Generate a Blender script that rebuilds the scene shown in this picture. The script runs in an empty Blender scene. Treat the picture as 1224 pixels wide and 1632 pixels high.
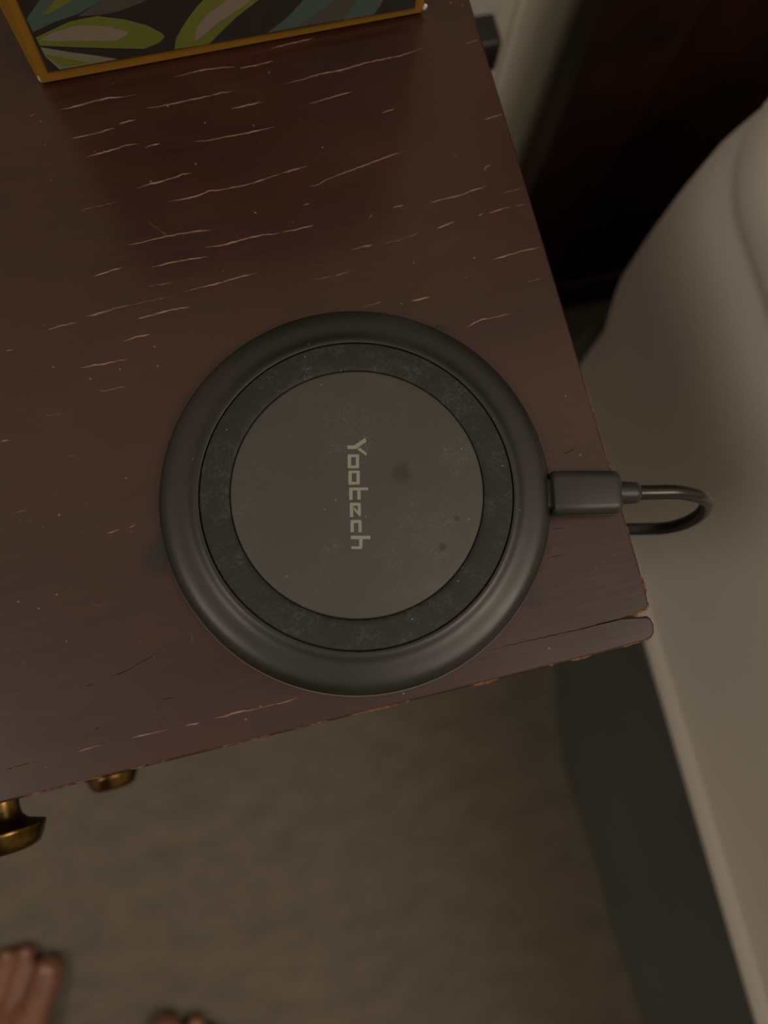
import bpy, bmesh, math, random
from mathutils import Vector, Matrix
random.seed(7)

# ---------------------------------------------------------------- camera, world, light, exposure
# World frame: metres, floor at z = 0, X along the nightstand's front edge, Y towards the wall behind it.
S = bpy.context.scene
COL = S.collection
cam_data = bpy.data.cameras.new('camera')
cam = bpy.data.objects.new('camera', cam_data)
COL.objects.link(cam)
S.camera = cam
cam_data.sensor_fit = 'AUTO'
cam_data.sensor_width = 36.0
cam_data.lens = 1226.0 / 1632.0 * 36.0
cam_data.clip_start = 0.01
cam_data.dof.use_dof = True
cam_data.dof.focus_distance = 0.196
cam_data.dof.aperture_fstop = 9.0
yaw = math.radians(13.6)
d = Vector((math.tan(0.0551861), math.tan(0.1793366), -1.0)).normalized()
r_ = d.cross(Vector((0, 1, 0))).normalized()
u_ = r_.cross(d)
rotm = Matrix((r_, u_, -d)).transposed()
cam.matrix_world = Matrix.Translation((0, 0, 0.795938)) @ (Matrix.Rotation(-yaw, 3, 'Z') @ rotm).to_4x4()

world = bpy.data.worlds.new('room_ambient')
S.world = world
world.use_nodes = True
bg = world.node_tree.nodes['Background']
bg.inputs['Color'].default_value = (1.0, 0.88, 0.72, 1)
bg.inputs['Strength'].default_value = 0.345

lamp_data = bpy.data.lights.new('ceiling_lamp_light', 'AREA')
lamp_data.shape = 'DISK'
lamp_data.size = 1.0
lamp_data.energy = 16
lamp_data.color = (1.0, 0.86, 0.69)
lamp = bpy.data.objects.new('ceiling_lamp_light', lamp_data)
COL.objects.link(lamp)
lamp.location = (0.95, -0.75, 2.4)
lamp.rotation_euler = (Vector((0.2, 0.0, 0.5)) - lamp.location).to_track_quat('-Z', 'Y').to_euler()

lamp2_data = bpy.data.lights.new('floor_lamp_light', 'AREA')
lamp2_data.shape = 'DISK'
lamp2_data.size = 0.45
lamp2_data.energy = 5.5
lamp2_data.color = (1.0, 0.86, 0.69)
lamp2 = bpy.data.objects.new('floor_lamp_light', lamp2_data)
COL.objects.link(lamp2)
lamp2.location = (-1.15, -0.25, 2.1)
lamp2.rotation_euler = (Vector((0.2, -0.2, 0.4)) - lamp2.location).to_track_quat('-Z', 'Y').to_euler()

S.view_settings.view_transform = 'Standard'
S.view_settings.look = 'None'
S.view_settings.exposure = 0.0
S.view_settings.gamma = 1.0
S.view_settings.use_curve_mapping = False

# ---------------------------------------------------------------- traced marks (millimetres)
CRACKS = [[(-10.1,167.4),(-6.0,167.9),(-2.7,168.1),(3.3,168.0),(7.8,167.4)],
  [(9.0,166.7),(13.7,166.8),(18.5,167.2)],
  [(-42.9,163.2),(-38.0,163.5),(-33.4,164.2),(-30.2,164.3),(-28.2,164.4),(-25.7,163.9),(-23.8,163.9),(-21.2,164.0)],
  [(-19.2,159.1),(-15.0,159.0),(-8.4,159.4),(-1.7,159.6),(1.6,160.0),(6.2,159.8)],
  [(-40.9,153.9),(-37.1,153.9),(-33.2,154.3),(-28.7,154.7)],
  [(-27.5,155.8),(-24.6,156.1),(-22.6,156.1)],
  [(-38.2,147.4),(-33.7,147.9),(-29.8,148.3),(-26.8,148.9),(-23.3,148.6)],
  [(-8.3,146.4),(-4.2,145.8),(-0.5,146.1),(4.7,146.0),(8.7,146.2),(14.7,146.4)],
  [(3.8,154.4),(7.8,154.7),(13.1,154.8)],
  [(-22.0,147.0),(-19.7,147.6),(-17.5,147.5)],
  [(-26.4,135.4),(-23.1,135.9),(-19.3,136.1),(-15.3,136.6),(-13.3,137.1),(-10.5,136.9)],
  [(-18.6,129.6),(-14.8,129.7),(-10.9,129.8),(-7.2,130.7),(-3.7,130.3),(1.4,130.3),(6.1,130.7),(10.1,131.4),(13.8,131.8)],
  [(-31.9,119.2),(-27.5,119.3),(-22.4,119.5),(-18.0,119.6),(-12.9,119.4),(-7.9,119.0)],
  [(-12.1,114.3),(-7.0,114.0),(-3.2,114.2),(0.8,114.7),(5.3,114.7),(7.1,114.4),(10.0,114.3)],
  [(-26.7,111.6),(-21.4,111.7),(-16.3,111.8),(-11.1,111.4)],
  [(-42.4,112.0),(-38.6,112.6),(-34.2,113.0)],
  [(-19.4,102.6),(-15.5,103.0),(-9.2,103.2),(-6.6,103.7),(1.1,104.1)],
  [(-32.7,97.6),(-29.6,97.9),(-25.2,98.3),(-21.5,98.3),(-18.7,98.1)],
  [(-46.1,101.2),(-41.8,101.4),(-38.1,101.9),(-33.7,102.0)],
  [(-51.1,163.0),(-49.5,163.2)],
  [(19.0,171.3),(24.2,171.9),(32.2,172.3)],
  [(19.6,159.3),(25.1,159.7),(31.8,160.6),(38.3,160.7),(45.2,161.7),(51.0,161.8),(55.5,162.0),(62.5,163.2)],
  [(25.8,151.8),(30.6,152.3),(34.3,152.8),(39.1,153.1)],
  [(45.5,145.0),(49.6,145.4)],
  [(74.2,136.9),(77.0,137.5),(79.8,137.8)],
  [(75.3,162.2),(77.3,162.6),(78.9,162.8)],
  [(19.9,126.6),(22.3,126.4),(25.7,127.6),(30.9,128.7),(36.1,129.6),(40.6,130.5),(44.7,131.3),(49.2,132.0)],
  [(13.7,132.0),(17.6,132.4),(21.2,132.7)],
  [(51.6,114.8),(56.8,115.1),(61.2,115.3),(65.0,116.1),(69.5,116.6)],
  [(52.2,106.8),(55.6,107.5),(57.8,107.6)],
  [(64.4,108.1),(66.3,108.5)],
  [(67.7,108.4),(71.1,108.8),(74.4,109.0)],
  [(41.6,115.5),(43.0,115.6),(44.8,115.5)],
  [(9.9,114.3),(13.7,114.4),(19.0,114.8)],
  [(27.4,105.4),(30.4,105.7),(33.4,105.6)],
  [(65.0,94.5),(70.2,94.9),(74.6,95.3),(79.7,95.3)],
  [(52.5,76.7),(57.1,77.9),(61.3,77.9),(66.6,77.9)],
  [(39.9,87.2),(42.7,87.3),(45.4,87.4)],
  [(36.6,87.4),(37.5,86.7)],
  [(69.6,121.0),(70.7,122.4),(72.3,122.7)],
  [(17.3,121.3),(19.3,121.2)],
  [(15.9,166.9),(18.8,167.2)],
  [(-56.3,99.5),(-53.4,100.0),(-48.3,100.0)],
  [(-46.0,101.2),(-42.5,101.1)],
  [(-38.0,92.3),(-34.2,92.7),(-30.4,92.7)],
  [(-50.0,87.4),(-46.3,87.3),(-43.6,87.0),(-39.9,87.2),(-37.6,87.0)],
  [(-46.0,80.1),(-44.4,79.6),(-42.1,79.8),(-39.3,79.8)],
  [(-72.8,72.1),(-70.4,71.9)],
  [(-50.8,42.5),(-47.4,42.7)],
  [(-45.2,42.7),(-43.3,43.0)],
  [(-67.8,96.2),(-65.8,95.9)],
  [(-32.8,97.6),(-30.0,97.9),(-27.1,97.8)],
  [(-66.9,-8.4),(-63.8,-8.1),(-60.2,-8.2)],
  [(-54.0,-8.2),(-49.7,-8.3),(-44.7,-8.4)],
  [(-41.1,-8.5),(-37.2,-8.6)],
  [(-35.0,-8.5),(-30.9,-8.6),(-28.3,-8.4),(-23.3,-8.7),(-20.1,-8.7),(-15.6,-8.8),(-11.6,-8.4)]]
FAINT = [[(-42.1,131.8),(-37.1,132.2),(-31.4,132.4)],
  [(-25.4,125.2),(-23.1,122.6),(-20.8,119.7)],
  [(-28.7,106.2),(-25.0,106.1),(-21.5,106.0)],
  [(-33.7,102.0),(-28.2,102.0),(-21.9,102.4)],
  [(-56.1,99.3),(-52.4,100.2),(-48.7,100.2)],
  [(73.4,113.5),(76.8,113.7),(80.1,114.0)],
  [(75.5,109.1),(79.0,108.7)],
  [(72.3,85.9),(75.6,86.2),(78.6,86.6)],
  [(25.9,88.0),(29.1,88.5),(32.3,88.8)],
  [(33.6,113.3),(36.1,114.9)],
  [(62.5,128.8),(63.1,126.7)],
  [(35.9,105.3),(41.6,105.6),(47.5,106.6)],
  [(15.0,98.9),(21.9,98.9),(26.8,99.3)],
  [(-60.5,76.3),(-57.8,76.2),(-55.6,75.9)],
  [(-56.8,64.6),(-54.9,64.1)],
  [(-74.0,52.8),(-68.7,52.9)],
  [(-44.0,56.8),(-43.0,54.4)],
  [(-66.5,47.4),(-65.6,47.9)],
  [(-34.7,14.7),(-35.5,10.4)],
  [(-57.6,26.0),(-55.0,24.5)],
  [(-83.8,-8.2),(-79.6,-8.1),(-76.0,-8.3)]]
DARK = [[(35.2,-8.6),(43.2,-8.6),(50.8,-8.7),(57.0,-8.9),(62.4,-9.0),(66.3,-8.7),(71.1,-8.6)],
  [(-62.6,6.4),(-60.1,6.5)],
  [(-56.2,7.1),(-51.0,8.0),(-43.6,10.4)],
  [(-45.2,-1.0),(-42.1,-1.4)],
  [(-61.9,-4.0),(-60.6,-4.0)],
  [(-83.9,-8.3),(-81.4,-8.2),(-78.4,-8.1)],
  [(69.0,36.5),(73.0,37.2)],
  [(58.3,10.6),(61.5,10.4)],
  [(60.8,17.7),(64.0,17.2)]]
LETTERS = [[(5.03,13.09),(5.00,12.01),(2.13,10.76),(-0.03,11.16),(0.05,12.09),(1.77,11.75)],
  [(2.26,10.64),(3.09,10.82),(4.38,9.21),(4.18,8.40)],
  [(-0.17,9.80),(2.30,9.24),(1.49,8.70),(0.33,8.96)],
  [(2.30,9.24),(2.41,8.98),(1.69,5.92),(1.47,5.74),(0.99,6.57),(1.49,8.70)],
  [(1.47,5.74),(-0.99,6.30),(-0.17,6.83),(0.99,6.57)],
  [(-0.99,6.30),(-1.11,6.55),(-0.39,9.62),(-0.17,9.80),(0.33,8.96),(-0.17,6.83)],
  [(-0.96,5.67),(1.50,5.11),(0.69,4.62),(-0.45,4.88)],
  [(1.50,5.11),(1.62,4.86),(0.89,1.79),(0.68,1.62),(0.18,2.47),(0.69,4.62)],
  [(0.68,1.62),(-1.78,2.18),(-0.95,2.73),(0.18,2.47)],
  [(-1.78,2.18),(-1.89,2.43),(-1.18,5.50),(-0.96,5.67),(-0.45,4.88),(-0.95,2.73)],
  [(-1.70,1.39),(2.67,0.39),(2.51,-0.29),(-1.24,0.57),(-1.84,-1.79),(-2.62,-1.61),(-2.01,1.19)],
  [(-0.11,0.31),(0.72,0.12),(0.17,-2.18),(-0.65,-1.99)],
  [(-2.48,-2.41),(-0.16,-2.94),(-0.04,-3.24),(-0.72,-6.15),(-1.02,-6.39),(-2.09,-4.43),(-1.88,-3.54),(-1.23,-4.90),(-0.89,-3.55),(-2.02,-3.29),(-2.62,-6.06),(-3.44,-5.87),(-2.74,-2.61)],
  [(-3.26,-6.68),(-1.02,-7.20),(-0.85,-7.50),(-1.46,-10.26),(-2.23,-10.08),(-1.75,-7.84),(-2.85,-7.58),(-3.35,-9.82),(-4.17,-9.63),(-3.53,-6.88)],
  [(-4.27,-10.52),(0.38,-11.60),(0.18,-12.42),(-1.67,-11.99),(-2.16,-14.04),(-2.55,-14.32),(-4.92,-13.76),(-4.77,-13.11),(-2.90,-13.54),(-2.51,-11.80),(-4.46,-11.34)]]
ground = [(3.9,5.4),(108.5,3.9)]
edge = [(0.0,0.0),(0.6,27.2),(111.6,0.0),(111.3,5.4),(1.3,9.2),(4.6,28.2),(5.0,28.1)]
GREEN1 = [(4.8,17.0),(9.4,18.4),(14.8,20.0),(21.9,20.2),(28.6,17.5),(33.6,14.4),(36.7,11.1),(37.1,9.9),(35.0,8.2),(30.8,7.2),(21.7,9.6),(12.1,12.3),(4.3,14.4)]
LILAC1 = [(5.6,16.0),(9.9,17.7),(16.6,18.4),(23.7,16.4),(27.7,14.0),(27.9,12.9),(24.1,11.5),(14.3,13.8),(8.2,15.2)]
PALE2 = [(4.1,13.8),(10.8,10.9),(17.4,8.0),(22.8,5.3),(8.1,5.5),(7.1,5.5),(3.9,10.6)]
GREEN2 = [(4.6,11.7),(9.4,9.3),(16.1,5.8),(8.6,6.1),(6.5,8.6)]
TEAL1 = [(4.5,23.1),(9.5,27.1),(18.2,34.3),(33.5,29.5),(23.3,24.2),(17.8,21.9),(11.0,20.7),(4.6,18.9)]
GREEN4 = [(9.1,23.4),(13.1,26.4),(16.8,30.2),(22.5,29.0),(16.7,25.6),(11.4,23.7)]
GREY1 = [(17.4,21.2),(23.3,24.2),(33.5,29.5),(43.6,25.6),(33.9,21.9),(27.8,20.5),(22.9,20.4)]
GREEN3 = [(38.7,5.1),(40.0,8.8),(44.0,14.1),(47.8,18.0),(52.6,21.8),(63.1,26.3),(74.4,24.9),(69.0,19.4),(62.9,15.7),(57.4,12.2),(53.1,8.9),(48.4,4.7)]
LILAC3 = [(44.6,6.4),(46.0,11.1),(50.1,15.0),(54.4,17.5),(62.6,22.6),(67.6,22.6),(61.0,16.1),(56.7,13.6),(51.4,11.2),(47.9,8.3)]
TEAL2 = [(65.2,4.8),(70.8,8.6),(75.5,13.0),(81.0,20.8),(89.5,20.1),(83.8,11.3),(78.8,7.7),(73.2,4.8)]
GREY2 = [(73.2,4.8),(78.8,7.7),(83.8,11.3),(89.5,20.1),(98.2,19.3),(92.4,9.4),(89.4,4.5)]
TEAL3 = [(87.2,4.3),(90.8,9.8),(94.7,20.0),(102.6,19.4),(98.5,8.1),(96.3,4.3)]
# box a [-46.50269294 171.47369928 600.        ] b [ 65.02742838 173.95949    600.        ]
# smudge [ 24.76005499  39.25894473 607.6       ] rel [11.73042293  1.95684643  7.6       ]
# spot2 [ 30.18921099  18.85486032 607.6       ] rel [ 17.15957893 -18.44723798   7.6       ]
# spot3 [ 35.53201183  25.0777844  607.6       ] rel [ 22.50237977 -12.22431389   7.6       ]
# stain [-38.48416879  33.84489125 600.        ] rel [-51.51380086  -3.45720705   0.        ]
# stain2 [ 50.8517855    0.89205462 600.        ] rel [ 37.82215344 -36.41004367   0.        ]
# led [ 44.92111671  75.78501247 604.        ] rel [31.89148465 38.48291417  4.        ]
# chip1 [ 33.8870308 -15.3926402 600.       ] rel [ 20.85739873 -52.6947385    0.        ]
# chip2 [ 59.66136306 -15.57814425 600.        ] rel [ 46.631731   -52.88024255   0.        ]
# split [ 79.53679263  -9.0888042  600.        ] rel [ 66.50716057 -46.3909025    0.        ]
# split0 [-83.87339537  -8.17233995 600.        ] rel [-96.90302743 -45.47443825   0.        ]
# knobstem [-105.59089255  -22.93195957  545.        ] rel [-118.62052461  -60.23405787  -55.        ]
# cable px [array([1030.,  785.]), array([1085.,  784.]), array([1121.,  790.]), array([1125.,  806.]), array([1100.,  826.]), array([1054.,  838.]), array([1001.,  839.]), array([939., 843.])]
# mattress line [array([1315.,  849.]), array([1203.,  518.]), array([1150.,  364.]), array([1105.,  231.]), array([1205., 1630.]), array([999., 926.])]
# ---------------------------------------------------------------- helpers
MM = 0.001
def mat(name, color, rough=0.5, spec=0.5, metal=0.0, sheen=0.0):
    m = bpy.data.materials.new(name); m.use_nodes = True
    b = m.node_tree.nodes['Principled BSDF']
    b.inputs['Base Color'].default_value = (*color, 1)
    b.inputs['Roughness'].default_value = rough
    b.inputs['Specular IOR Level'].default_value = spec
    b.inputs['Metallic'].default_value = metal
    if sheen:
        b.inputs['Sheen Weight'].default_value = sheen
    return m
class N:
    """tiny node-tree writer"""
    def __init__(s, m):
        s.t = m.node_tree; s.b = s.t.nodes['Principled BSDF']
        s.co = s.t.nodes.new('ShaderNodeTexCoord').outputs['Object']
    def link(s, a, b): s.t.links.new(a, b)
    def new(s, kind, **kw):
        n = s.t.nodes.new(kind)
        for k, v in kw.items(): setattr(n, k, v)
        return n
    def mapping(s, scale=(1, 1, 1), rot=(0, 0, 0), src=None):
        n = s.new('ShaderNodeMapping'); n.inputs['Scale'].default_value = scale; n.inputs['Rotation'].default_value = rot
        s.link(src or s.co, n.inputs['Vector']); return n.outputs[0]
    def noise(s, scale, vec=None, detail=4, rough=0.6, dist=0.0):
        n = s.new('ShaderNodeTexNoise'); n.inputs['Scale'].default_value = scale
        n.inputs['Detail'].default_value = detail; n.inputs['Roughness'].default_value = rough
        n.inputs['Distortion'].default_value = dist
        s.link(vec or s.co, n.inputs['Vector']); return n.outputs['Fac']
    def ramp(s, fac, a, b, c0=(0, 0, 0), c1=(1, 1, 1)):
        n = s.new('ShaderNodeValToRGB'); e = n.color_ramp.elements
        e[0].position, e[1].position = a, b
        e[0].color, e[1].color = (*c0, 1), (*c1, 1)
        s.link(fac, n.inputs['Fac']); return n.outputs['Color']
    def mix(s, fac, a, b, mode='MIX'):
        n = s.new('ShaderNodeMixRGB', blend_type=mode)
        for inp, v in ((n.inputs['Fac'], fac), (n.inputs['Color1'], a), (n.inputs['Color2'], b)):
            if isinstance(v, (int, float)): inp.default_value = v
            elif isinstance(v, tuple): inp.default_value = (*v, 1)
            else: s.link(v, inp)
        return n.outputs[0]
    def maprange(s, fac, a, b, c, e):
        n = s.new('ShaderNodeMapRange')
        n.inputs['From Min'].default_value = a; n.inputs['From Max'].default_value = b
        n.inputs['To Min'].default_value = c; n.inputs['To Max'].default_value = e
        s.link(fac, n.inputs['Value']); return n.outputs[0]
    def math(s, op, a, b):
        n = s.new('ShaderNodeMath', operation=op)
        for inp, v in ((n.inputs[0], a), (n.inputs[1], b)):
            if isinstance(v, (int, float)): inp.default_value = v
            else: s.link(v, inp)
        return n.outputs[0]
    def spot(s, centre, rad, breakup=60.0, soft=1.0):
        """irregular round mark at a place on the object: 1 inside, 0 outside"""
        n = s.new('ShaderNodeVectorMath', operation='DISTANCE')
        n.inputs[1].default_value = centre; s.link(s.co, n.inputs[0])
        f = s.maprange(n.outputs['Value'], 0.0, rad, 1.0, 0.0)
        k = s.noise(breakup * 10, detail=3)
        return s.maprange(s.math('MULTIPLY', f, s.math('ADD', k, 0.35)), 0.12, 0.12 + 0.4 * soft, 0.0, 1.0)
    def specks(s, scale, size=0.10, keep=0.25):
        """scattered dust specks: 1 on a speck"""
        v = s.new('ShaderNodeTexVoronoi'); v.inputs['Scale'].default_value = scale; s.link(s.co, v.inputs['Vector'])
        near = s.maprange(v.outputs['Distance'], size*0.5, size, 1.0, 0.0)
        sep = s.new('ShaderNodeSeparateColor'); s.link(v.outputs['Color'], sep.inputs[0])
        return s.math('MULTIPLY', near, s.math('LESS_THAN', sep.outputs[0], keep))
    def bump(s, h, strength, dist=0.001):
        n = s.new('ShaderNodeBump'); n.inputs['Strength'].default_value = strength; n.inputs['Distance'].default_value = dist
        s.link(h, n.inputs['Height']); s.link(n.outputs[0], s.b.inputs['Normal'])
    def col(s, c): s.link(c, s.b.inputs['Base Color'])
    def rough(s, c): s.link(c, s.b.inputs['Roughness'])

def obj(name, bm, m, parent=None, smooth=None, origin=None, label=None):
    """bm is in world millimetres; becomes one mesh object in metres under parent"""
    o3 = Vector(origin) if origin is not None else (parent_world(parent) if parent else Vector((0, 0, 0)))
    for v in bm.verts: v.co = v.co * MM - o3
    bmesh.ops.recalc_face_normals(bm, faces=bm.faces[:])
    me = bpy.data.meshes.new(name); bm.to_mesh(me); bm.free()
    me.materials.append(m)
    if smooth is not None:
        for p in me.polygons: p.use_smooth = True
        me.set_sharp_from_angle(angle=math.radians(smooth))
    o = bpy.data.objects.new(name, me); COL.objects.link(o)
    if parent: o.parent = parent
    else: o.location = o3
    if label: o['label'] = label
    return o
def parent_world(p):
    v = Vector(p.location)
    while p.parent: p = p.parent; v += p.location
    return v
def thing(name, label, cat, loc):
    o = bpy.data.objects.new(name, None); COL.objects.link(o)
    o.location = Vector(loc) * MM; o.empty_display_size = 0.02
    o['label'] = label; o['category'] = cat
    return o
def struct(o): o['kind'] = 'structure'; return o
def add_box(bm, x0, x1, y0, y1, z0, z1, bev=0.0, seg=2):
    vs = [bm.verts.new((x, y, z)) for x in (x0, x1) for y in (y0, y1) for z in (z0, z1)]
    fs = [bm.faces.new([vs[i] for i in q]) for q in ((0,1,3,2),(4,6,7,5),(0,4,5,1),(2,3,7,6),(0,2,6,4),(1,5,7,3))]
    if bev:
        es = {e for f in fs for e in f.edges}
        bmesh.ops.bevel(bm, geom=list(es), offset=bev, segments=seg, affect='EDGES', profile=0.5)
    return bm
def box(*a, **k): return add_box(bmesh.new(), *a, **k)
def lathe(prof, seg=128, centre=(0, 0, 0), axis='Z', closed=False):
    bm = bmesh.new(); rings = []
    for rr, h in prof:
        if rr < 1e-6:
            pts = [(0, 0, h)]
        else:
            pts = [(rr * math.cos(2*math.pi*i/seg), rr * math.sin(2*math.pi*i/seg), h) for i in range(seg)]
        ring = []
        for x, y, z in pts:
            p = (x, -z, y) if axis == '-Y' else (x, y, z)
            ring.append(bm.verts.new((p[0]+centre[0], p[1]+centre[1], p[2]+centre[2])))
        rings.append(ring)
    pairs = list(zip(rings, rings[1:]))
    if closed: pairs.append((rings[-1], rings[0]))
    for a, b in pairs:
        for i in range(seg):
            j = (i+1) % seg
            if len(a) == 1 and len(b) == 1: break
            if len(a) == 1: bm.faces.new((a[0], b[i], b[j]))
            elif len(b) == 1: bm.faces.new((a[i], a[j], b[0]))
            else: bm.faces.new((a[i], a[j], b[j], b[i]))
    return bm
def loft(sections, cap=True, bm=None):
    bm = bm or bmesh.new()
    rings = [[bm.verts.new(p) for p in s] for s in sections]
    n = len(rings[0])
    for a, b in zip(rings, rings[1:]):
        for i in range(n): bm.faces.new((a[i], a[(i+1)%n], b[(i+1)%n], b[i]))
    if cap: bm.faces.new(rings[0]); bm.faces.new(rings[-1])
    return bm
def spline(pts, n):
    P = [Vector(p) for p in pts]; P = [2*P[0]-P[1]] + P + [2*P[-1]-P[-2]]; out = []
    for k in range(1, len(P)-2):
        a, b, c, e = P[k-1:k+3]
        for i in range(n):
            t = i/n
            out.append(0.5*((2*b)+(c-a)*t+(2*a-5*b+4*c-e)*t*t+(3*b-a-3*c+e)*t**3))
    out.append(P[-2]); return out
def tube(pts, r, seg=14):
    secs = []; ref = Vector((0, 0.3, 1)).normalized()
    for i, p in enumerate(pts):
        t = (pts[min(i+1, len(pts)-1)] - pts[max(i-1, 0)]).normalized()
        a = (ref - t*ref.dot(t)).normalized(); ref = a; b = t.cross(a)
        secs.append([p + r*(math.cos(2*math.pi*k/seg)*a + math.sin(2*math.pi*k/seg)*b) for k in range(seg)])
    return loft(secs)
def rrect(w, h, r, n=5):
    out = []
    for cx, cy, a0 in ((w/2-r, h/2-r, 0), (-w/2+r, h/2-r, 90), (-w/2+r, -h/2+r, 180), (w/2-r, -h/2+r, 270)):
        for i in range(n+1):
            a = math.radians(a0 + 90*i/n); out.append((cx+r*math.cos(a), cy+r*math.sin(a)))
    return out
def plate(bm, poly, z0, z1):
    """flat polygon with thickness, poly in XY"""
    a = [bm.verts.new((x, y, z0)) for x, y in poly]; b = [bm.verts.new((x, y, z1)) for x, y in poly]
    bm.faces.new(a); bm.faces.new(b)
    n = len(a)
    for i in range(n): bm.faces.new((a[i], a[(i+1)%n], b[(i+1)%n], b[i]))

# ---------------------------------------------------------------- materials
# dark mahogany-stained wood
def wood(name, base=(0.034, 0.0070, 0.0034), alt=(0.018, 0.0044, 0.0023), rough=0.42, coat=0.55, stains=()):
    m = mat(name, base, rough, 0.38); n = N(m)
    n.b.inputs['Coat Weight'].default_value = coat; n.b.inputs['Coat Roughness'].default_value = 0.19
    g = n.noise(9, n.mapping((4, 60, 40)), detail=6, rough=0.62, dist=0.25)
    c = n.mix(n.ramp(g, 0.32, 0.70), alt, base)
    big = n.noise(11, n.mapping((1, 2.2, 1)), detail=3)
    c = n.mix(n.ramp(big, 0.40, 0.72), c, (0.042, 0.0120, 0.0062))
    c = n.mix(n.specks(230, 0.085, 0.30), c, (0.17, 0.115, 0.088))
    c = n.mix(n.specks(420, 0.10, 0.16), c, (0.09, 0.052, 0.038))
    for ctr, rad, colr in stains:
        c = n.mix(n.spot(ctr, rad), c, colr)
    n.col(c)
    h = n.noise(60, n.mapping((1, 9, 6)), detail=5)
    n.rough(n.maprange(n.noise(25, detail=4), 0.3, 0.7, rough-0.05, rough+0.11))
    n.bump(h, 0.10, 0.0006)
    return m
M_carpet = mat('greige_carpet', (0.34, 0.27, 0.20), 0.95, 0.1, sheen=0.2)
n = N(M_carpet)
c = n.mix(n.ramp(n.noise(26, n.mapping((1, 1.9, 1)), detail=4), 0.35, 0.68), (0.160, 0.136, 0.106), (0.235, 0.202, 0.162))
c = n.mix(n.ramp(n.noise(420, detail=2), 0.3, 0.75), c, (0.18, 0.152, 0.12)); n.col(c)
n.bump(n.noise(500, detail=3), 0.8, 0.004)
M_wall = mat('off_white_wall_paint', (0.72, 0.68, 0.58), 0.75, 0.3)
n = N(M_wall); n.bump(n.noise(350, detail=3), 0.08, 0.001)
M_trim = mat('painted_trim', (0.60, 0.56, 0.50), 0.5, 0.4)
n = N(M_trim); n.col(n.mix(n.noise(30), (0.82, 0.79, 0.72), (0.86, 0.83, 0.76)))
M_head = wood('dark_headboard_wood', (0.022, 0.007, 0.0042), (0.014, 0.005, 0.003), 0.5, 0.0)

# ---------------------------------------------------------------- the setting
WALL_Y = 340.0
bm = bmesh.new(); add_box(bm, -2200, 2400, -2800, WALL_Y, -40, 0)
struct(obj('floor', bm, M_carpet))
bm = bmesh.new(); add_box(bm, -2200, 2400, WALL_Y, WALL_Y+80, -40, 2600)
struct(obj('wall_back', bm, M_wall))
for nm, bb in (('wall_left', (-2280, -2200, -2800, WALL_Y)), ('wall_right', (2400, 2480, -2800, WALL_Y)), ('wall_front', (-2280, 2480, -2880, -2800))):
    struct(obj(nm, box(*bb, -40, 2600), M_wall))
struct(obj('baseboard_back', box(-2200, 2400, WALL_Y-12, WALL_Y, 0, 90, bev=2), M_trim))
# vertical bead of painted trim that stops above the baseboard
sec = []
for z in (330, 334, 350, 600, 1200, 2200, 2595):
    k = 0.45 if z == 330 else 1.0
    sec.append([(187.0 + 2.9*k*math.cos(a), WALL_Y - 1.6*k*math.sin(a), z) for a in [math.pi*i/8 for i in range(9)]])
struct(obj('trim_1', loft(sec), M_trim, smooth=50))

# ---------------------------------------------------------------- bed: headboard, base with skirt, mattress
hb = thing('headboard', 'dark wooden headboard against the wall behind the mattress', 'headboard', (700, 318, 0))
for x0 in (217, 1700):
    obj('post', box(x0, x0+63, 300, WALL_Y-13, 0, 1080, bev=3), M_head, hb, smooth=40)
obj('panel', box(280, 1700, 314, WALL_Y-14, 0, 1040, bev=2), M_head, hb, smooth=40)
obj('top_rail', box(280, 1700, 306, WALL_Y-13, 1040, 1075, bev=3), M_head, hb, smooth=40)
obj('bottom_rail', box(280, 1700, 308, WALL_Y-13, 0, 60, bev=3), M_head, hb, smooth=40)

def plan(x0, x1, y0, y1, R, nc=14, ns=40):
    """rounded-rectangle outline: (x, y, outward normal, cornerness); starts on the left side"""
    out = []
    for cx, cy, a0 in ((x0+R, y1-R, 180), (x1-R, y1-R, 90), (x1-R, y0+R, 0), (x0+R, y0+R, -90)):
        for i in range(nc+1):
            a = math.radians(a0 - 90*i/nc)
            out.append((cx+R*math.cos(a), cy+R*math.sin(a), math.cos(a), math.sin(a), math.sin(math.pi*i/nc)))
        nx = {180: (x1-R, y1), 90: (x1, y0+R), 0: (x0+R, y0), -90: (x0, y1-R)}[a0]
        last = out[-1]
        for i in range(1, ns):
            t = i/ns
            out.append((last[0]+(nx[0]-last[0])*t, last[1]+(nx[1]-last[1])*t, last[2], last[3], 0.0))
    return out
BX0, BX1, BY0, BY1 = 212.0, 1700.0, -1750.0, 234.0

M_skirt = mat('dark_green_grey_bed_skirt', (0.060, 0.066, 0.052), 0.9, 0.15, sheen=0.15)
n = N(M_skirt); n.col(n.mix(n.noise(14, detail=3), (0.066, 0.078, 0.068), (0.092, 0.104, 0.088)))
w = n.noise(900, n.mapping((1, 1, 1)), detail=2); n.bump(w, 0.3, 0.0008)
base = thing('bed_base', 'dark green-grey skirted bed base under the mattress', 'bed base', (950, -760, 0))
O = plan(BX0+14, BX1-14, BY0+14, BY1-10, 70)
secs = []
for z, fl in ((3, 20.5), (60, 16), (120, 10), (180, 4), (225, 0), (236, -1), (241, -4)):
    ring = []; s = 0.0; prev = None
    for x, y, nx, ny, cn in O:
        if prev: s += math.hypot(x-prev[0], y-prev[1])
        prev = (x, y)
        wv = 3.6*math.sin(s/64.0+2.2) + 2.2*math.sin(s/29.0)
        k = fl + wv*max(0.0, (200-z)/200.0) + (16*(max(0, (200-z)/200.0))*max(0.0, min(1.0, (-40-y)/120.0)) if nx < -0.5 else 0) - 6
        ring.append((x+nx*k, y+ny*k, z))
    secs.append(ring)
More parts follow.
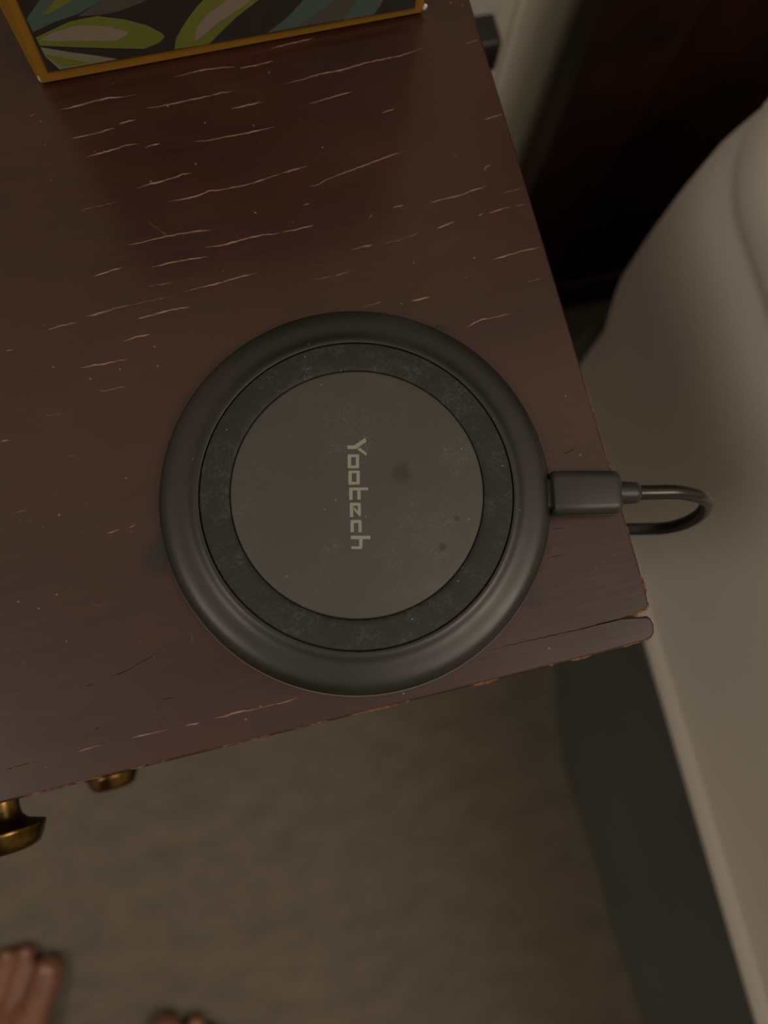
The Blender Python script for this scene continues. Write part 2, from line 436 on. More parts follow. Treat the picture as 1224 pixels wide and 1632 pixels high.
obj('bed_skirt', loft(secs, cap=False), M_skirt, base, smooth=60)
bm = bmesh.new()
loft([[(x-nx*6, y-ny*6, z) for x, y, nx, ny, cn in O] for z in (60, 236)], True, bm)
obj('box_spring', bm, M_skirt, base, smooth=40)
for lx, ly in ((300, 120), (1600, 120), (300, -1640), (1600, -1640)):
    obj('leg', box(lx-25, lx+25, ly-25, ly+25, 0, 60, bev=3), M_head, base)

M_sheet = mat('grey_beige_fitted_sheet', (0.50, 0.425, 0.345), 0.85, 0.15, sheen=0.25)
n = N(M_sheet)
n.col(n.mix(n.noise(6, detail=2), (0.69, 0.66, 0.63), (0.73, 0.70, 0.67)))
n.bump(n.mix(0.5, n.noise(7, n.mapping((1, 1, 3)), detail=2), n.noise(1200, detail=1)), 0.12, 0.003)
mt = thing('mattress', 'thick mattress in a plain grey-beige fitted sheet, beside the nightstand', 'mattress', (950, -760, 241))
O = plan(BX0, BX1, BY0, BY1, 85)
prof = [(6.5, 261), (7.5, 268), (9.0, 285), (9.5, 320), (9, 360), (9, 405), (10, 440), (12.5, 458), (15.0, 466), (16.0, 470), (14.5, 474), (13.5, 480), (16, 492), (22, 505), (34, 518), (50, 526), (66, 530), (74, 531.5)]
def ring_at(ins, z, lo=1.0):
    out = []
    for x, y, nx, ny, cn in O:
        k = ins + 26*cn*max(0.0, (330-z)/85.0)**1.5*lo + cn*5*max(0.0, (z-430)/100)
        zz = z + 10*cn*max(0.0, (300-z)/60.0)
        out.append((x-nx*k, y-ny*k, zz))
    return out
bm = loft([ring_at(a, z) for a, z in prof], cap=False)
bm.faces.new(list(bm.verts)[-len(O):])
obj('fitted_sheet', bm, M_sheet, mt, smooth=50)
hem = [(60, 241.5), (14, 241.5), (5, 242.5), (1.0, 245.5), (0.2, 249), (1.4, 253), (3.8, 257.5), (6.2, 261), (8, 263)]
obj('sheet_hem', loft([ring_at(a, z) for a, z in hem], cap=False), M_sheet, mt, smooth=60)

# ---------------------------------------------------------------- nightstand
T = 600.0
NX0, NX1, NY0, NY1 = -298.0, 80.3, -15.8, 316.0
STAINS = (((-38.5*MM+0.1095, 33.8*MM-0.15, T*MM), 0.0075, (0.005, 0.0025, 0.002)),
          ((50.9*MM+0.1095, 0.9*MM-0.15, T*MM), 0.0035, (0.014, 0.006, 0.004)))
M_wood = wood('dark_mahogany_veneer', stains=STAINS)
M_crack = mat('pale_splintered_veneer', (0.26, 0.155, 0.11), 0.75, 0.2)
n = N(M_crack); n.col(n.mix(n.ramp(n.noise(260, detail=3), 0.34, 0.66), (0.13, 0.066, 0.048), (0.30, 0.195, 0.150)))
M_faint = mat('faint_scuff_veneer', (0.095, 0.042, 0.028), 0.6, 0.3)
n = N(M_faint); n.col(n.mix(n.ramp(n.noise(500, detail=2), 0.4, 0.6), (0.060, 0.020, 0.012), (0.15, 0.08, 0.056)))
M_dark = mat('open_dark_veneer_crack', (0.010, 0.005, 0.003), 0.9, 0.1)
n = N(M_dark); n.col(n.mix(n.noise(300), (0.006, 0.003, 0.002), (0.018, 0.008, 0.005)))
M_raw = mat('bare_orange_wood_chip', (0.30, 0.13, 0.055), 0.8, 0.2)
n = N(M_raw); n.col(n.mix(n.ramp(n.noise(600, detail=3), 0.35, 0.65), (0.07, 0.022, 0.011), (0.22, 0.105, 0.052)))
M_brass = mat('aged_brass', (0.42, 0.27, 0.085), 0.28, 0.5, metal=1.0)
n = N(M_brass); n.col(n.mix(n.ramp(n.noise(180, detail=4), 0.35, 0.7), (0.10, 0.058, 0.016), (0.28, 0.175, 0.055)))

ns = thing('nightstand', 'dark mahogany nightstand with a cracked worn top and brass knobs', 'nightstand', (-109.5, 150, 0))
# top panel: rounded front-right corner, thin front lipping in front of it with an open joint near the corner
def outline_top():
    return [(NX0, NY1), (NX0, -8.9), (56, -8.9), (72, -8.75), (79.0, -8.2), (80.0, -7.2), (80.3, -4), (80.5, 30), (80.6, 80), (80.4, 140), (79.9, 200), (79.7, NY1)]
def slab(poly, z0, z1, bev, flat=()):
    flat = [tuple(poly[i]) for i in flat]
    bm = bmesh.new()
    def shr(k):
        out = []; m = len(poly)
        for i in range(m):
            a, b, c = Vector(poly[i-1]), Vector(poly[i]), Vector(poly[(i+1) % m])
            n1 = Vector(((b-a).y, -(b-a).x)).normalized(); n2 = Vector(((c-b).y, -(c-b).x)).normalized()
            nn = (n1+n2).normalized(); out.append(b if tuple(poly[i]) in flat else b - nn*k/max(0.5, nn.dot(n1)))
        return out
    area = sum(poly[i-1][0]*poly[i][1]-poly[i][0]*poly[i-1][1] for i in range(len(poly)))
    if area < 0: poly = poly[::-1]
    return loft([[(p.x, p.y, z) for p in shr(k)] for k, z in ((bev, z0), (0, z0+bev), (0, z1-bev), (bev*0.35, z1-bev*0.3), (bev, z1))], True, bm)
top = obj('tabletop', slab(outline_top(), T-20, T, 0.5, (1, 2, 3)), M_wood, ns)
lip = [(NX0, -8.9), (NX0, NY0), (-60, -15.6), (20, -16.0), (60, -16.1), (75.5, -15.9), (78.2, -15.5), (79.3, -14.4), (79.9, -12.4), (79.5, -10.6), (78.8, -9.85), (72, -9.15), (56, -8.9)]
lipo = obj('front_lipping', slab(lip, T-20, T, 0.55, (0, 11, 12)), M_wood, ns)

def crack_mesh(lines, w, z, jit=0.35):
    bm = bmesh.new()
    for ln in lines:
        P = [Vector((x, y, 0)) for x, y in ln]; pts = []
        for a, b in zip(P, P[1:]):
            m = max(2, int((b-a).length/0.9))
            pts += [a.lerp(b, i/m) for i in range(m)]
        pts.append(P[-1]); m = len(pts); L = []; Rr = []
        ph = random.random()*6
        for i, p in enumerate(pts):
            t = (pts[min(i+1, m-1)]-pts[max(i-1, 0)]).normalized(); nn = Vector((-t.y, t.x, 0))
            s = i/(m-1); env = min(1.0, 4.5*s+0.12)*min(1.0, 4.5*(1-s)+0.12)
            ww = w*env*(0.72+0.28*math.sin(ph+i*0.55)*math.sin(i*0.31)+random.random()*jit)*0.5
            q = p + nn*(random.random()-0.5)*0.22
            L.append(q+nn*ww); Rr.append(q-nn*ww)
        lo = [bm.verts.new((v.x, v.y, z-0.04)) for v in L]; ro = [bm.verts.new((v.x, v.y, z-0.04)) for v in Rr]
        md = [bm.verts.new(((a.x+b.x)/2, (a.y+b.y)/2, z+0.05)) for a, b in zip(L, Rr)]
        for i in range(m-1):
            bm.faces.new((lo[i], lo[i+1], md[i+1], md[i])); bm.faces.new((md[i], md[i+1], ro[i+1], ro[i]))
    return bm
def sub(name, bm, m, par, label):
    o = obj(name, bm, m, par, label=label); o['kind'] = 'stuff'; return o
sub('veneer_cracks', crack_mesh(CRACKS, 0.66, T), M_crack, top, 'pale raised cracks in the dark veneer')
sub('veneer_scuffs', crack_mesh(FAINT, 0.6, T), M_faint, top, 'faint scuffs on the dark veneer')
sub('dark_splits', crack_mesh(DARK, 0.34, T, 0.2), M_dark, top, 'thin dark splits in the veneer')
# worn front and right edges
bm = crack_mesh([[(56, -15.9), (62, -15.95)], [(70, -15.8), (77, -15.4), (79.2, -14.2)], [(30, -15.9), (37, -15.95)], [(-2, -15.7), (14, -15.8)], [(44.5, -15.5), (46, -15.4)], [(50, -15.7), (52.2, -15.5)]], 0.9, T-0.12)
sub('worn_front_edge', bm, M_raw, lipo, 'bare wood showing along the worn front edge')
bm = crack_mesh([[(80.2, -4.5), (80.1, 1)], [(80.1, -6.6), (79.2, -8.0), (74, -8.7)]], 1.0, T-0.1)
sub('worn_corner', bm, M_raw, top, 'bare orange wood at the worn corner')
bm = crack_mesh([[(80.25, 1), (80.35, 18), (80.4, 40), (80.45, 62)]], 0.42, T-0.1)
sub('scuffed_side_edge', bm, M_faint, top, 'paler scuffed line along the side edge')
bm = crack_mesh([[(-84, -15.2), (-76, -15.1), (-66, -15.2), (-58, -15.1)], [(-56, -15.2), (-46, -15.2)], [(-38, -15.3), (-20, -15.4)], [(-16, -15.4), (-6, -15.5)]], 0.8, T-0.08)
sub('chipped_front_edge', bm, M_faint, lipo, 'chipped paler line along the front edge')

obj('side_panel', box(56, 70, -6, 312, 330, T-20, bev=1), M_wood, ns)
obj('side_panel', box(NX0+10, NX0+24, -6, 312, 330, T-20, bev=1), M_wood, ns)
obj('back_panel', box(NX0+24, 56, 304, 312, 330, T-20), M_wood, ns)
obj('bottom_panel', box(NX0+24, 56, -4, 304, 330, 344), M_wood, ns)
obj('drawer_rail', box(NX0+24, 56, -6, 20, 488, 497), M_wood, ns)
for lx in (NX0+10, 40):
    for ly in (-6, 282):
        obj('leg', loft([[(x, y, z) for x, y in ((lx+i, ly+i), (lx+30-i, ly+i), (lx+30-i, ly+30-i), (lx+i, ly+30-i))] for z, i in ((0, 4), (330, 0))]), M_wood, ns)
for z0, z1, kz in ((500, 578, 545), (350, 486, 437)):
    dr = obj('drawer', box(NX0+27, 53, -13.6, 3, z0, z1, bev=1.5), M_wood, ns, smooth=40)
    obj('drawer_box', box(NX0+40, 40, 3, 290, z0+4, z1-8), M_wood, dr)
    kp = [(0, 0), (6.4, 0), (6.2, 1.2), (4.9, 2.5), (4.5, 5), (4.4, 8.5), (4.9, 10.8), (6.3, 12.4), (9.2, 13.4), (10.9, 14.0), (11.1, 14.5), (10.8, 15.2), (9.6, 18.2), (8.6, 19.8), (6.5, 20.6), (3.0, 21.0), (0, 21.1)]
    obj('knob', lathe(kp, 48, (-109.5, -13.6, kz), '-Y'), M_brass, dr, smooth=45, label='turned brass knob with a flared face')

# ---------------------------------------------------------------- wall outlet and power adapter
M_white = mat('white_outlet_plastic', (0.78, 0.76, 0.70), 0.35, 0.5)
n = N(M_white); n.col(n.mix(n.noise(40), (0.75, 0.73, 0.67), (0.80, 0.78, 0.72)))
M_blk = mat('matt_black_plastic', (0.020, 0.019, 0.017), 0.45, 0.4)
n = N(M_blk); n.bump(n.noise(2500, detail=1), 0.12, 0.0003)
ol = thing('wall_outlet', 'white wall outlet plate on the wall behind the nightstand', 'outlet', (138, WALL_Y, 470))
obj('cover_plate', box(103, 173, WALL_Y-6.5, WALL_Y, 411, 527, bev=2.2), M_white, ol, smooth=40)
for zc in (450, 489):
    so = obj('socket', loft([[(138+x*k, WALL_Y-y, zc+z*k) for x, z in rrect(34, 28, 9)] for y, k in ((3, 1), (7.4, 1), (7.8, 0.95))]), M_white, ol, smooth=40)
    for dx in (-6.5, 6.5):
        obj('slot', box(138+dx-1, 138+dx+1, WALL_Y-8.2, WALL_Y-6, zc-2, zc+7), M_blk, so)
ad = thing('power_adapter', 'small black power adapter below the white wall outlet plate', 'power adapter', (145, WALL_Y-12, 389))
obj('adapter_body', box(122, 169, WALL_Y-26, WALL_Y-0.3, 389, 413, bev=3, seg=3), M_blk, ad, smooth=50)
obj('cable_collar', box(139, 149, WALL_Y-20, WALL_Y-10, 383, 390, bev=1), M_blk, ad)

# ---------------------------------------------------------------- printed cardboard box
PR_COL = {'yellow': (0.30, 0.15, 0.017), 'ground': (0.028, 0.025, 0.024), 'green': (0.15, 0.175, 0.030), 'lilac': (0.25, 0.205, 0.165),
          'pale': (0.22, 0.195, 0.14), 'teal': (0.075, 0.115, 0.108), 'grey': (0.085, 0.078, 0.068)}
PM = {}
for k, c in PR_COL.items():
    m = mat('card_print_' + k, c, 0.42, 0.4); n = N(m)
    n.col(n.mix(n.noise(70, detail=4), tuple(v*0.90 for v in c), tuple(min(1, v*1.10) for v in c)))
    PM[k] = m
M_card = mat('raw_white_card', (0.66, 0.62, 0.54), 0.8, 0.2)
n = N(M_card); n.col(n.mix(n.noise(300), (0.58, 0.54, 0.46), (0.70, 0.66, 0.58)))
BA = Vector((-46.50, 171.47, T)); BD = Vector((111.53, 2.486, 0)).normalized(); BN = Vector((BD.y, -BD.x, 0)); BW, BH = 111.6, 128.0
bx_ = thing('printed_box', 'mustard-edged cardboard box printed with green and teal leaves, at the back of the nightstand', 'box', tuple(BA + BD*55.8 - BN*55.8))
def bxp(u, v, w): return BA + BD*u - BN*v + Vector((0, 0, w))     # u along front, v into depth, w up
def bxloft(rows, cap=True): return loft([[bxp(*p) for p in r] for r in rows], cap)
rows = []
for wz, i in ((0, 0.9), (1.2, 0.0), (30, -0.3), (64, -0.6), (100, -0.3), (BH-1.2, 0.0), (BH, 0.9)):
    k = 0.6 + 2.6*min(1.0, wz/25.0)           # soft vertical creases
    rows.append([(i+k, i, wz), (BW-i-k, i, wz), (BW-i, i+k, wz), (BW-i, BW-i-k, wz), (BW-i-k, BW-i, wz), (i+k, BW-i, wz), (i, BW-i-k, wz), (i, i+k, wz)])
obj('carton', bxloft(rows), PM['yellow'], bx_)
def face_plate(poly, off, th=0.10):
    bm = bmesh.new()
    a = [bm.verts.new(bxp(u, -off, w)) for u, w in poly]; b = [bm.verts.new(bxp(u, -off+th+0.5, w)) for u, w in poly]
    f = bm.faces.new(a); g = bm.faces.new(b); m_ = len(a)
    for i in range(m_): bm.faces.new((a[i], a[(i+1) % m_], b[(i+1) % m_], b[i]))
    bmesh.ops.triangulate(bm, faces=[f, g])
    return bm
gp = obj('printed_panel', face_plate([(3.9, 5.2), (108.6, 3.9), (108.2, 40), (108.4, BH-4), (5.0, BH-4), (5.0, 28)], 0.66), PM['ground'], bx_, label='dark printed panel with leaf pattern')
def leafpoly(cx, cy, L, Wd, ang, nseg=10):
    out = []; ca, sa = math.cos(ang), math.sin(ang)
    for i in range(2*nseg):
        t = i/nseg if i <= nseg else 2-i/nseg; s = 1 if i < nseg else -1
        x = (t-0.5)*L; y = s*Wd*math.sin(math.pi*t**1.25)
        out.append((cx+x*ca-y*sa, cy+x*sa+y*ca))
    return out
def keep(poly): return [(max(5.1, min(108.1, u)), max(5.4-0.0143*u, min(BH-4.2, w))) for u, w in poly]
prints = [('green', GREEN1, .70), ('lilac', LILAC1, .74), ('pale', PALE2, .70), ('green', GREEN2, .74), ('teal', TEAL1, .70), ('green', GREEN4, .74), ('grey', GREY1, .69),
          ('green', GREEN3, .70), ('lilac', LILAC3, .74), ('teal', TEAL2, .70), ('grey', GREY2, .69), ('teal', TEAL3, .70)]
for cx, cy, ang in ((28, 56, 0.9), (62, 52, 2.2), (92, 62, 1.2), (38, 92, 2.5), (76, 98, 0.5)):
    prints += [('green', leafpoly(cx, cy, 34, 8.5, ang), .70), ('lilac', leafpoly(cx, cy, 22, 4.2, ang), .74)]
for k, poly, off in prints:
    obj('leaf_print', face_plate(keep(poly), off), PM[k], gp)
bm = bmesh.new(); bmesh.ops.create_icosphere(bm, subdivisions=2, radius=1.25)
for v in bm.verts: v.co = Vector((v.co.x*0.55+0.15*math.sin(v.co.z*3), v.co.y*0.5, v.co.z*0.85+1.2)) + bxp(111.9, 0.2, 1.4)
obj('frayed_corner', bm, M_card, bx_, label='frayed white card at the lower corner')
bm = bmesh.new(); bmesh.ops.create_icosphere(bm, subdivisions=2, radius=1.0)
for v in bm.verts: v.co = Vector((v.co.x*0.3, v.co.y*0.3, v.co.z*1.3)) + bxp(0.62, 0.32, 2.4)
obj('frayed_corner', bm, M_card, bx_)

# ---------------------------------------------------------------- wireless charger
CX, CY = 13.03, 37.30
ch = thing('wireless_charger', 'round black wireless charging pad with grey lettering on the nightstand', 'charger', (CX, CY, T))
M_rim = mat('satin_black_charger_shell', (0.034, 0.032, 0.028), 0.36, 0.5)
n = N(M_rim)
n.col(n.mix(n.specks(260, 0.07, 0.12), (0.0165, 0.0165, 0.0155), (0.12, 0.115, 0.10)))
n.rough(n.maprange(n.noise(55, detail=4), 0.3, 0.7, 0.33, 0.43)); n.bump(n.noise(3500, detail=1), 0.06, 0.0002)
M_ring = mat('black_rubber_grip_ring', (0.026, 0.025, 0.022), 0.62, 0.35)
n = N(M_ring)
dust = n.math('MULTIPLY', n.ramp(n.noise(120, detail=6, rough=0.8), 0.46, 0.72), n.ramp(n.noise(1400, detail=3), 0.40, 0.66))
n.col(n.mix(n.specks(380, 0.09, 0.2), n.mix(dust, (0.015, 0.0152, 0.0145), (0.075, 0.072, 0.066)), (0.2, 0.19, 0.17))); n.bump(n.noise(2200, detail=3), 0.25, 0.0003)
M_pad = mat('dark_grey_silicone_pad', (0.080, 0.073, 0.060), 0.50, 0.4)
n = N(M_pad)
c = n.mix(n.noise(45, detail=3), (0.050, 0.0505, 0.0465), (0.059, 0.0585, 0.0535))
dust = n.math('MULTIPLY', n.ramp(n.noise(70, detail=6, rough=0.75), 0.52, 0.78), n.ramp(n.noise(2200, detail=2), 0.48, 0.70))
c = n.mix(dust, c, (0.15, 0.135, 0.115))
c = n.mix(n.specks(320, 0.07, 0.22), c, (0.24, 0.22, 0.19))
for ctr, rad, colr in (((0.0117, 0.0020, 0.0076), 0.0038, (0.036, 0.035, 0.031)), ((0.0172, -0.0184, 0.0076), 0.0016, (0.030, 0.027, 0.023)), ((0.0225, -0.0122, 0.0076), 0.0011, (0.035, 0.028, 0.022))):
    c = n.mix(n.spot(ctr, rad, 90), c, colr)
n.col(c); n.rough(n.maprange(n.noise(60, detail=4), 0.3, 0.7, 0.46, 0.56)); n.bump(n.noise(3000, detail=1), 0.08, 0.0002)
M_base = mat('charger_base_lit_edge_grey', (0.16, 0.15, 0.135), 0.4, 0.5)  # lighter grey than the shell: light caught on the lower edge, put into the colour
n = N(M_base); n.col(n.mix(n.noise(200), (0.15, 0.14, 0.125), (0.17, 0.16, 0.145)))
M_ink = mat('grey_printed_lettering', (0.25, 0.235, 0.21), 0.5, 0.4)
n = N(M_ink); n.col(n.mix(n.noise(900, detail=2), (0.23, 0.227, 0.208), (0.27, 0.265, 0.243)))
prof = [(44.0, 1.4), (48.6, 1.5), (49.6, 2.1), (50.05, 2.7), (49.93, 3.4), (49.6, 4.2), (49.05, 4.95), (48.2, 5.6), (47.1, 6.05), (45.8, 6.32), (44.6, 6.45), (43.4, 6.55), (42.4, 6.72), (41.6, 7.05), (41.0, 7.35), (40.4, 7.55), (39.75, 7.6), (39.5, 7.5), (39.45, 7.2), (39.45, 5.0), (30, 4.6), (10, 4.6), (0, 4.6)]
body = obj('shell', lathe(prof, 160, (CX, CY, T)), M_rim, ch, smooth=40)
obj('base_plate', lathe([(0, 0.0), (46.8, 0.0), (48.4, 0.35), (50.2, 0.7), (50.4, 1.1), (50.2, 1.45), (44, 1.7), (0, 1.7)], 128, (CX, CY, T)), M_base, ch, smooth=40)
obj('grip_ring', lathe([(31.85, 4.7), (31.85, 7.25), (32.1, 7.5), (33, 7.58), (38.4, 7.58), (39.0, 7.5), (39.2, 7.25), (39.2, 4.7)], 160, (CX, CY, T), closed=True), M_ring, ch, smooth=40)
pad = obj('charging_pad', lathe([(0, 7.6), (31.0, 7.6), (31.4, 7.52), (31.6, 7.3), (31.6, 4.7), (0, 4.7)], 160, (CX, CY, T)), M_pad, ch, smooth=40)
bm = bmesh.new()
for poly in LETTERS: plate(bm, [(CX+x, CY+y) for x, y in poly], T+7.5, T+7.63)
bmesh.ops.triangulate(bm, faces=[f for f in bm.faces if len(f.verts) > 4])
obj('lettering', bm, M_ink, pad, label='grey brand lettering reading Yootech')
ang = math.atan2(38.48, 31.89)
bm = box(49.0, 50.9, -1.6, 1.6, 2.6, 4.4, bev=0.3)
bmesh.ops.rotate(bm, verts=bm.verts, cent=(0, 0, 0), matrix=Matrix.Rotation(ang, 3, 'Z'))
bmesh.ops.translate(bm, verts=bm.verts, vec=(CX, CY, T))
obj('led_window', bm, M_blk, ch)

# ---------------------------------------------------------------- cable with its plug
cb = thing('charging_cable', 'thin black charging cable looping off the nightstand edge from the charger', 'cable', (80, 22, T))
M_plug = mat('soft_black_plug', (0.040, 0.038, 0.034), 0.42, 0.45)
n = N(M_plug); n.bump(n.noise(3000, detail=1), 0.10, 0.0002); n.col(n.mix(n.noise(60), (0.022, 0.022, 0.0205), (0.027, 0.027, 0.025)))
M_cord = mat('glossy_black_cord', (0.013, 0.012, 0.011), 0.28, 0.5)
n = N(M_cord); n.col(n.mix(n.noise(90), (0.011, 0.010, 0.009), (0.016, 0.015, 0.013)))
M_steel = mat('plug_metal', (0.06, 0.058, 0.055), 0.3, 0.5, metal=1.0)
n = N(M_steel); n.rough(n.maprange(n.noise(300), 0, 1, 0.25, 0.4))
ca_ = math.radians(-12.0); AX = Vector((math.cos(ca_), math.sin(ca_), 0)); AY = Vector((-math.sin(ca_), math.cos(ca_), 0))
P0 = Vector((61.6, 26.2, T+3.85))           # where the plug body starts, on its axis
def along(s, pts): return [P0 + AX*s + AY*a + Vector((0, 0, b)) for a, b in pts]
secs = []
for s, w_, h_, r in ((0, 10.6, 5.6, 2.2), (0.35, 11.3, 6.3, 2.4), (0.9, 11.6, 6.6, 2.5), (9, 11.6, 6.6, 2.5), (16.2, 11.4, 6.5, 2.5), (17.2, 11.1, 6.2, 2.4), (17.9, 10.2, 5.4, 2.2), (18.2, 8.6, 4.4, 1.8)):
    secs.append(along(s, rrect(w_, h_, r, 6)))
obj('plug_body', loft(secs), M_plug, cb, smooth=45)
obj('plug_tip', loft([along(s, rrect(8.2, 2.5, 1.2, 5)) for s in (-5.0, 0.2)]), M_blk, cb, smooth=45)
secs = []
for s, rr in ((17.6, 2.95), (18.6, 2.95), (21.6, 2.85), (22.6, 2.75), (23.2, 2.35), (23.4, 1.9)):
    secs.append(along(s, [(rr*math.cos(a), rr*math.sin(a)) for a in [2*math.pi*i/28 for i in range(28)]]))
obj('strain_relief', loft(secs), M_plug, cb, smooth=45)
start = P0 + AX*22.8
path = [tuple(start), tuple(start + AX*4), (95.5, 19.0, 603.2), (103, 16.6, 599.5), (108.0, 14.8, 590), (110.6, 13.4, 579), (110.3, 12.8, 569.5), (107.6, 13.2, 562.5), (102, 14.8, 558.5), (94, 17, 556), (86, 19.4, 553), (79.5, 21, 545), (75.5, 32, 525), (74.2, 70, 475), (74, 150, 412), (76, 230, 372), (92, 292, 355), (120, 318, 352), (138, 324, 368), (144, 325, 385)]
obj('cord', tube(spline(path, 8), 1.95), M_cord, cb, smooth=60)

# ---------------------------------------------------------------- person standing at the nightstand: bare feet and legs
M_skin = mat('skin', (0.40, 0.235, 0.155), 0.5, 0.4)
M_skin.node_tree.nodes['Principled BSDF'].inputs['Subsurface Weight'].default_value = 0.12
M_skin.node_tree.nodes['Principled BSDF'].inputs['Subsurface Radius'].default_value = (0.008, 0.003, 0.0015)
n = N(M_skin); n.col(n.mix(n.noise(45, detail=4), (0.20, 0.085, 0.055), (0.26, 0.115, 0.076))); n.bump(n.noise(600, detail=3), 0.08, 0.0006)
def blob(bm, p, r, sc=(1, 1, 1), rot=0.0):
    t = bmesh.new(); bmesh.ops.create_icosphere(t, subdivisions=3, radius=r)
    R = Matrix.Rotation(rot, 3, 'Z')
    mp = {v: bm.verts.new(R @ Vector((v.co.x*sc[0], v.co.y*sc[1], v.co.z*sc[2])) + Vector(p)) for v in t.verts}
    for f in t.faces: bm.faces.new([mp[v] for v in f.verts])
    t.free()
def limb(bm, pts, seg=20):
    """tapered round limb through (point, radius)"""
    P = [(Vector(p), r) for p, r in pts]; fine = []
    for (a, ra), (b, rb) in zip(P, P[1:]):
        m_ = max(2, int((b-a).length/6))
        fine += [(a.lerp(b, i/m_), ra+(rb-ra)*(3*(i/m_)**2-2*(i/m_)**3)) for i in range(m_)]
    fine.append(P[-1]); secs = []; ref = Vector((1, 0.2, 0.1)).normalized()
    for i, (p, r) in enumerate(fine):
        t = (fine[min(i+1, len(fine)-1)][0]-fine[max(i-1, 0)][0]).normalized()
        a = (ref-t*ref.dot(t)).normalized(); ref = a; b = t.cross(a)
        secs.append([p+r*(math.cos(2*math.pi*k/seg)*a+math.sin(2*math.pi*k/seg)*b) for k in range(seg)])
    loft(secs, True, bm); blob(bm, P[0][0], P[0][1]); blob(bm, P[-1][0], P[-1][1])
person_loc = (-300, -460, 0)
pe = thing('person', 'barefoot person standing at the nightstand, only the toes in view', 'person', person_loc)
bm = bmesh.new(); nails = []
def foot(bm, big, heading, side):
    """big: tip of the big toe on the floor plan; heading: degrees from +Y; side +1: big toe on the right side"""
    a = math.radians(heading); F = Vector((math.sin(a), math.cos(a), 0)); Rt = Vector((math.cos(a), -math.sin(a), 0))
    O_ = Vector((big[0], big[1], 0))
    def P(back, lat, z): return O_ - F*back - Rt*side*lat + Vector((0, 0, z))    # lat: towards the little toe
    toes = [(12, 3, 12.5, 30, 0.0), (4, 24.5, 9.0, 40, 0.0), (9, 41, 8.2, 38, 0.0), (17, 56, 7.7, 34, 0.0), (28, 70, 7.5, 28, 0.0)]
    toes[0] = (12.5, 0, 14.2, 36, 0)
    for back, lat, r, ln, _ in toes:
        b0 = back if lat else 12.5
        limb(bm, [(P(b0+r*0.2, lat, r*0.86), r*0.92), (P(b0+r*1.1, lat, r*1.0), r*1.0), (P(b0+ln*0.7, lat+1, r*1.25+1.5), r*0.92), (P(b0+ln+28, lat*0.95+3, 18), r*1.05)], 14)
        nails.append((P(b0+r*0.1, lat, r*1.55), r, a))
    for chain in (((62, 7, 21, 0.80), (95, 16, 25, 0.98), (135, 27, 30, 1.18), (168, 32, 33, 1.35), (198, 32, 34, 1.35), (230, 32, 31, 1.05)),
                  ((68, 34, 20, 0.82), (105, 36, 26, 0.95), (140, 36, 29, 1.1), (200, 34, 32, 1.2)),
                  ((80, 62, 17, 0.78), (105, 53, 22, 0.84), (140, 49, 24, 0.92), (190, 42, 29, 1.05), (230, 34, 30, 1.0))):
        for c0, c1 in zip(chain, chain[1:]):
            for q in range(7):
                back, lat, r, sz = (x0+(x1-x0)*q/7 for x0, x1 in zip(c0, c1))
                blob(bm, P(back, lat, max(r*sz*0.98, 15)), r, (1.0, 1.1, sz), -a)
    ank = P(205, 32, 78)
    return ank
def leg(bm, ank, knee, hip):
    limb(bm, [(ank-Vector((0, 0, 40)), 36), (ank, 37), (ank.lerp(knee, 0.25), 41), (ank.lerp(knee, 0.62)+Vector((0, -8, 0)), 57), (ank.lerp(knee, 0.85), 52), (knee, 54), (knee.lerp(hip, 0.3), 64), (knee.lerp(hip, 0.75), 82), (hip, 90)])
aL = foot(bm, (-318.0, -202.5), 22, 1)
aR = foot(bm, (-222.5, -279.0), 30, -1)
hipL, hipR = Vector((-385, -520, 860)), Vector((-215, -540, 860))
leg(bm, aL, aL.lerp(hipL, 0.47)+Vector((0, 30, 0)), hipL); leg(bm, aR, aR.lerp(hipR, 0.47)+Vector((0, 30, 0)), hipR)
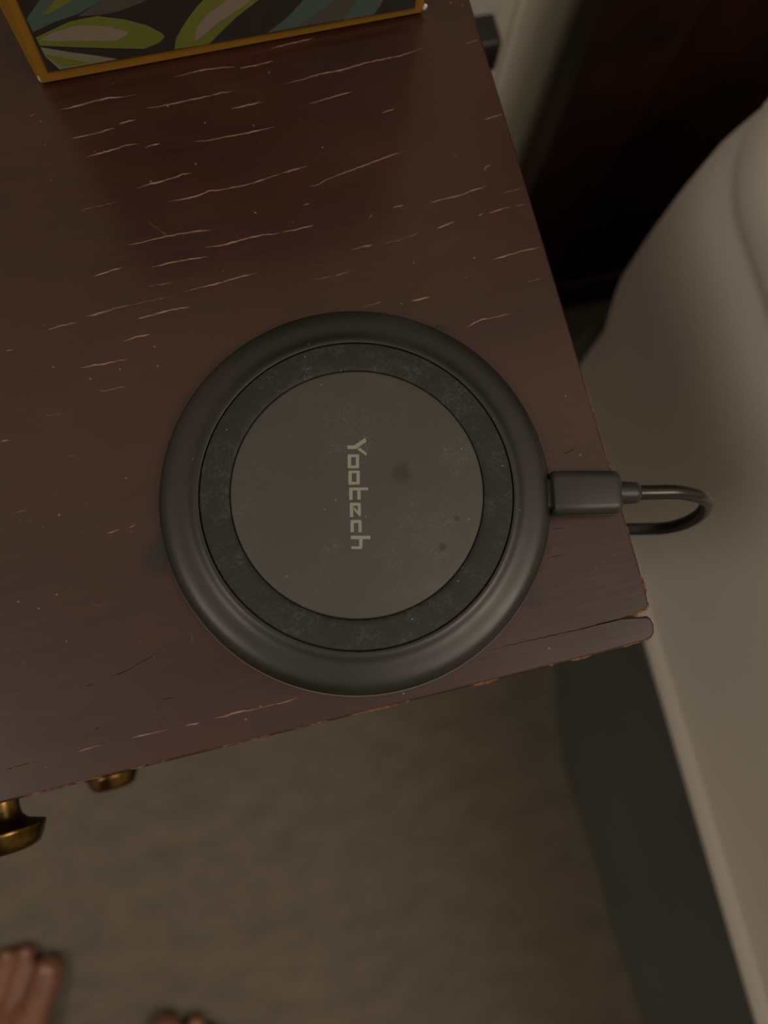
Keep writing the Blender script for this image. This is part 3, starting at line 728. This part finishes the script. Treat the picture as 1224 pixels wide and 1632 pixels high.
blob(bm, (-300, -532, 900), 120, (1.35, 0.95, 0.9))
limb(bm, [((-300, -535, 930), 112), ((-300, -540, 1010), 108)], 32)
bo = obj('legs_and_feet', bm, M_skin, pe, label='bare legs and feet')
rm = bo.modifiers.new('remesh', 'REMESH'); rm.mode = 'VOXEL'; rm.voxel_size = 0.0026
sm = bo.modifiers.new('smooth', 'SMOOTH'); sm.factor = 0.5; sm.iterations = 6
dg = bpy.context.evaluated_depsgraph_get()
me = bpy.data.meshes.new_from_object(bo.evaluated_get(dg))
bo.modifiers.clear(); bo.data = me
if not me.materials: me.materials.append(M_skin)
for p in me.polygons: p.use_smooth = True
M_short = mat('dark_cotton_shorts', (0.05, 0.05, 0.055), 0.9, 0.1)
n = N(M_short); n.bump(n.noise(900), 0.3, 0.0005)
bm = bmesh.new()
for hip in (hipL, hipR):
    k = Vector((0, 40, -240)) + hip
    limb(bm, [(k, 92), (hip.lerp(k, 0.4), 99), (hip, 103)])
blob(bm, (-300, -532, 900), 130, (1.36, 0.98, 0.92)); limb(bm, [((-300, -535, 930), 120), ((-300, -540, 990), 116)], 32)
so = obj('shorts', bm, M_short, pe)
rm = so.modifiers.new('remesh', 'REMESH'); rm.mode = 'VOXEL'; rm.voxel_size = 0.006
dg = bpy.context.evaluated_depsgraph_get(); me = bpy.data.meshes.new_from_object(so.evaluated_get(dg)); so.modifiers.clear(); so.data = me
for p in me.polygons: p.use_smooth = True
if not me.materials: me.materials.append(M_short)
M_nail = mat('toenail', (0.52, 0.30, 0.22), 0.3, 0.5)
n = N(M_nail); n.col(n.mix(n.noise(200), (0.25, 0.125, 0.085), (0.28, 0.145, 0.10)))
for p, r, a in nails:
    bm = bmesh.new(); bmesh.ops.create_icosphere(bm, subdivisions=2, radius=1.0)
    for v in bm.verts: v.co = Matrix.Rotation(-a, 3, 'Z') @ Vector((v.co.x*r*0.55, v.co.y*r*0.6, v.co.z*r*0.22)) + p
    obj('toenail', bm, M_nail, pe, smooth=80)
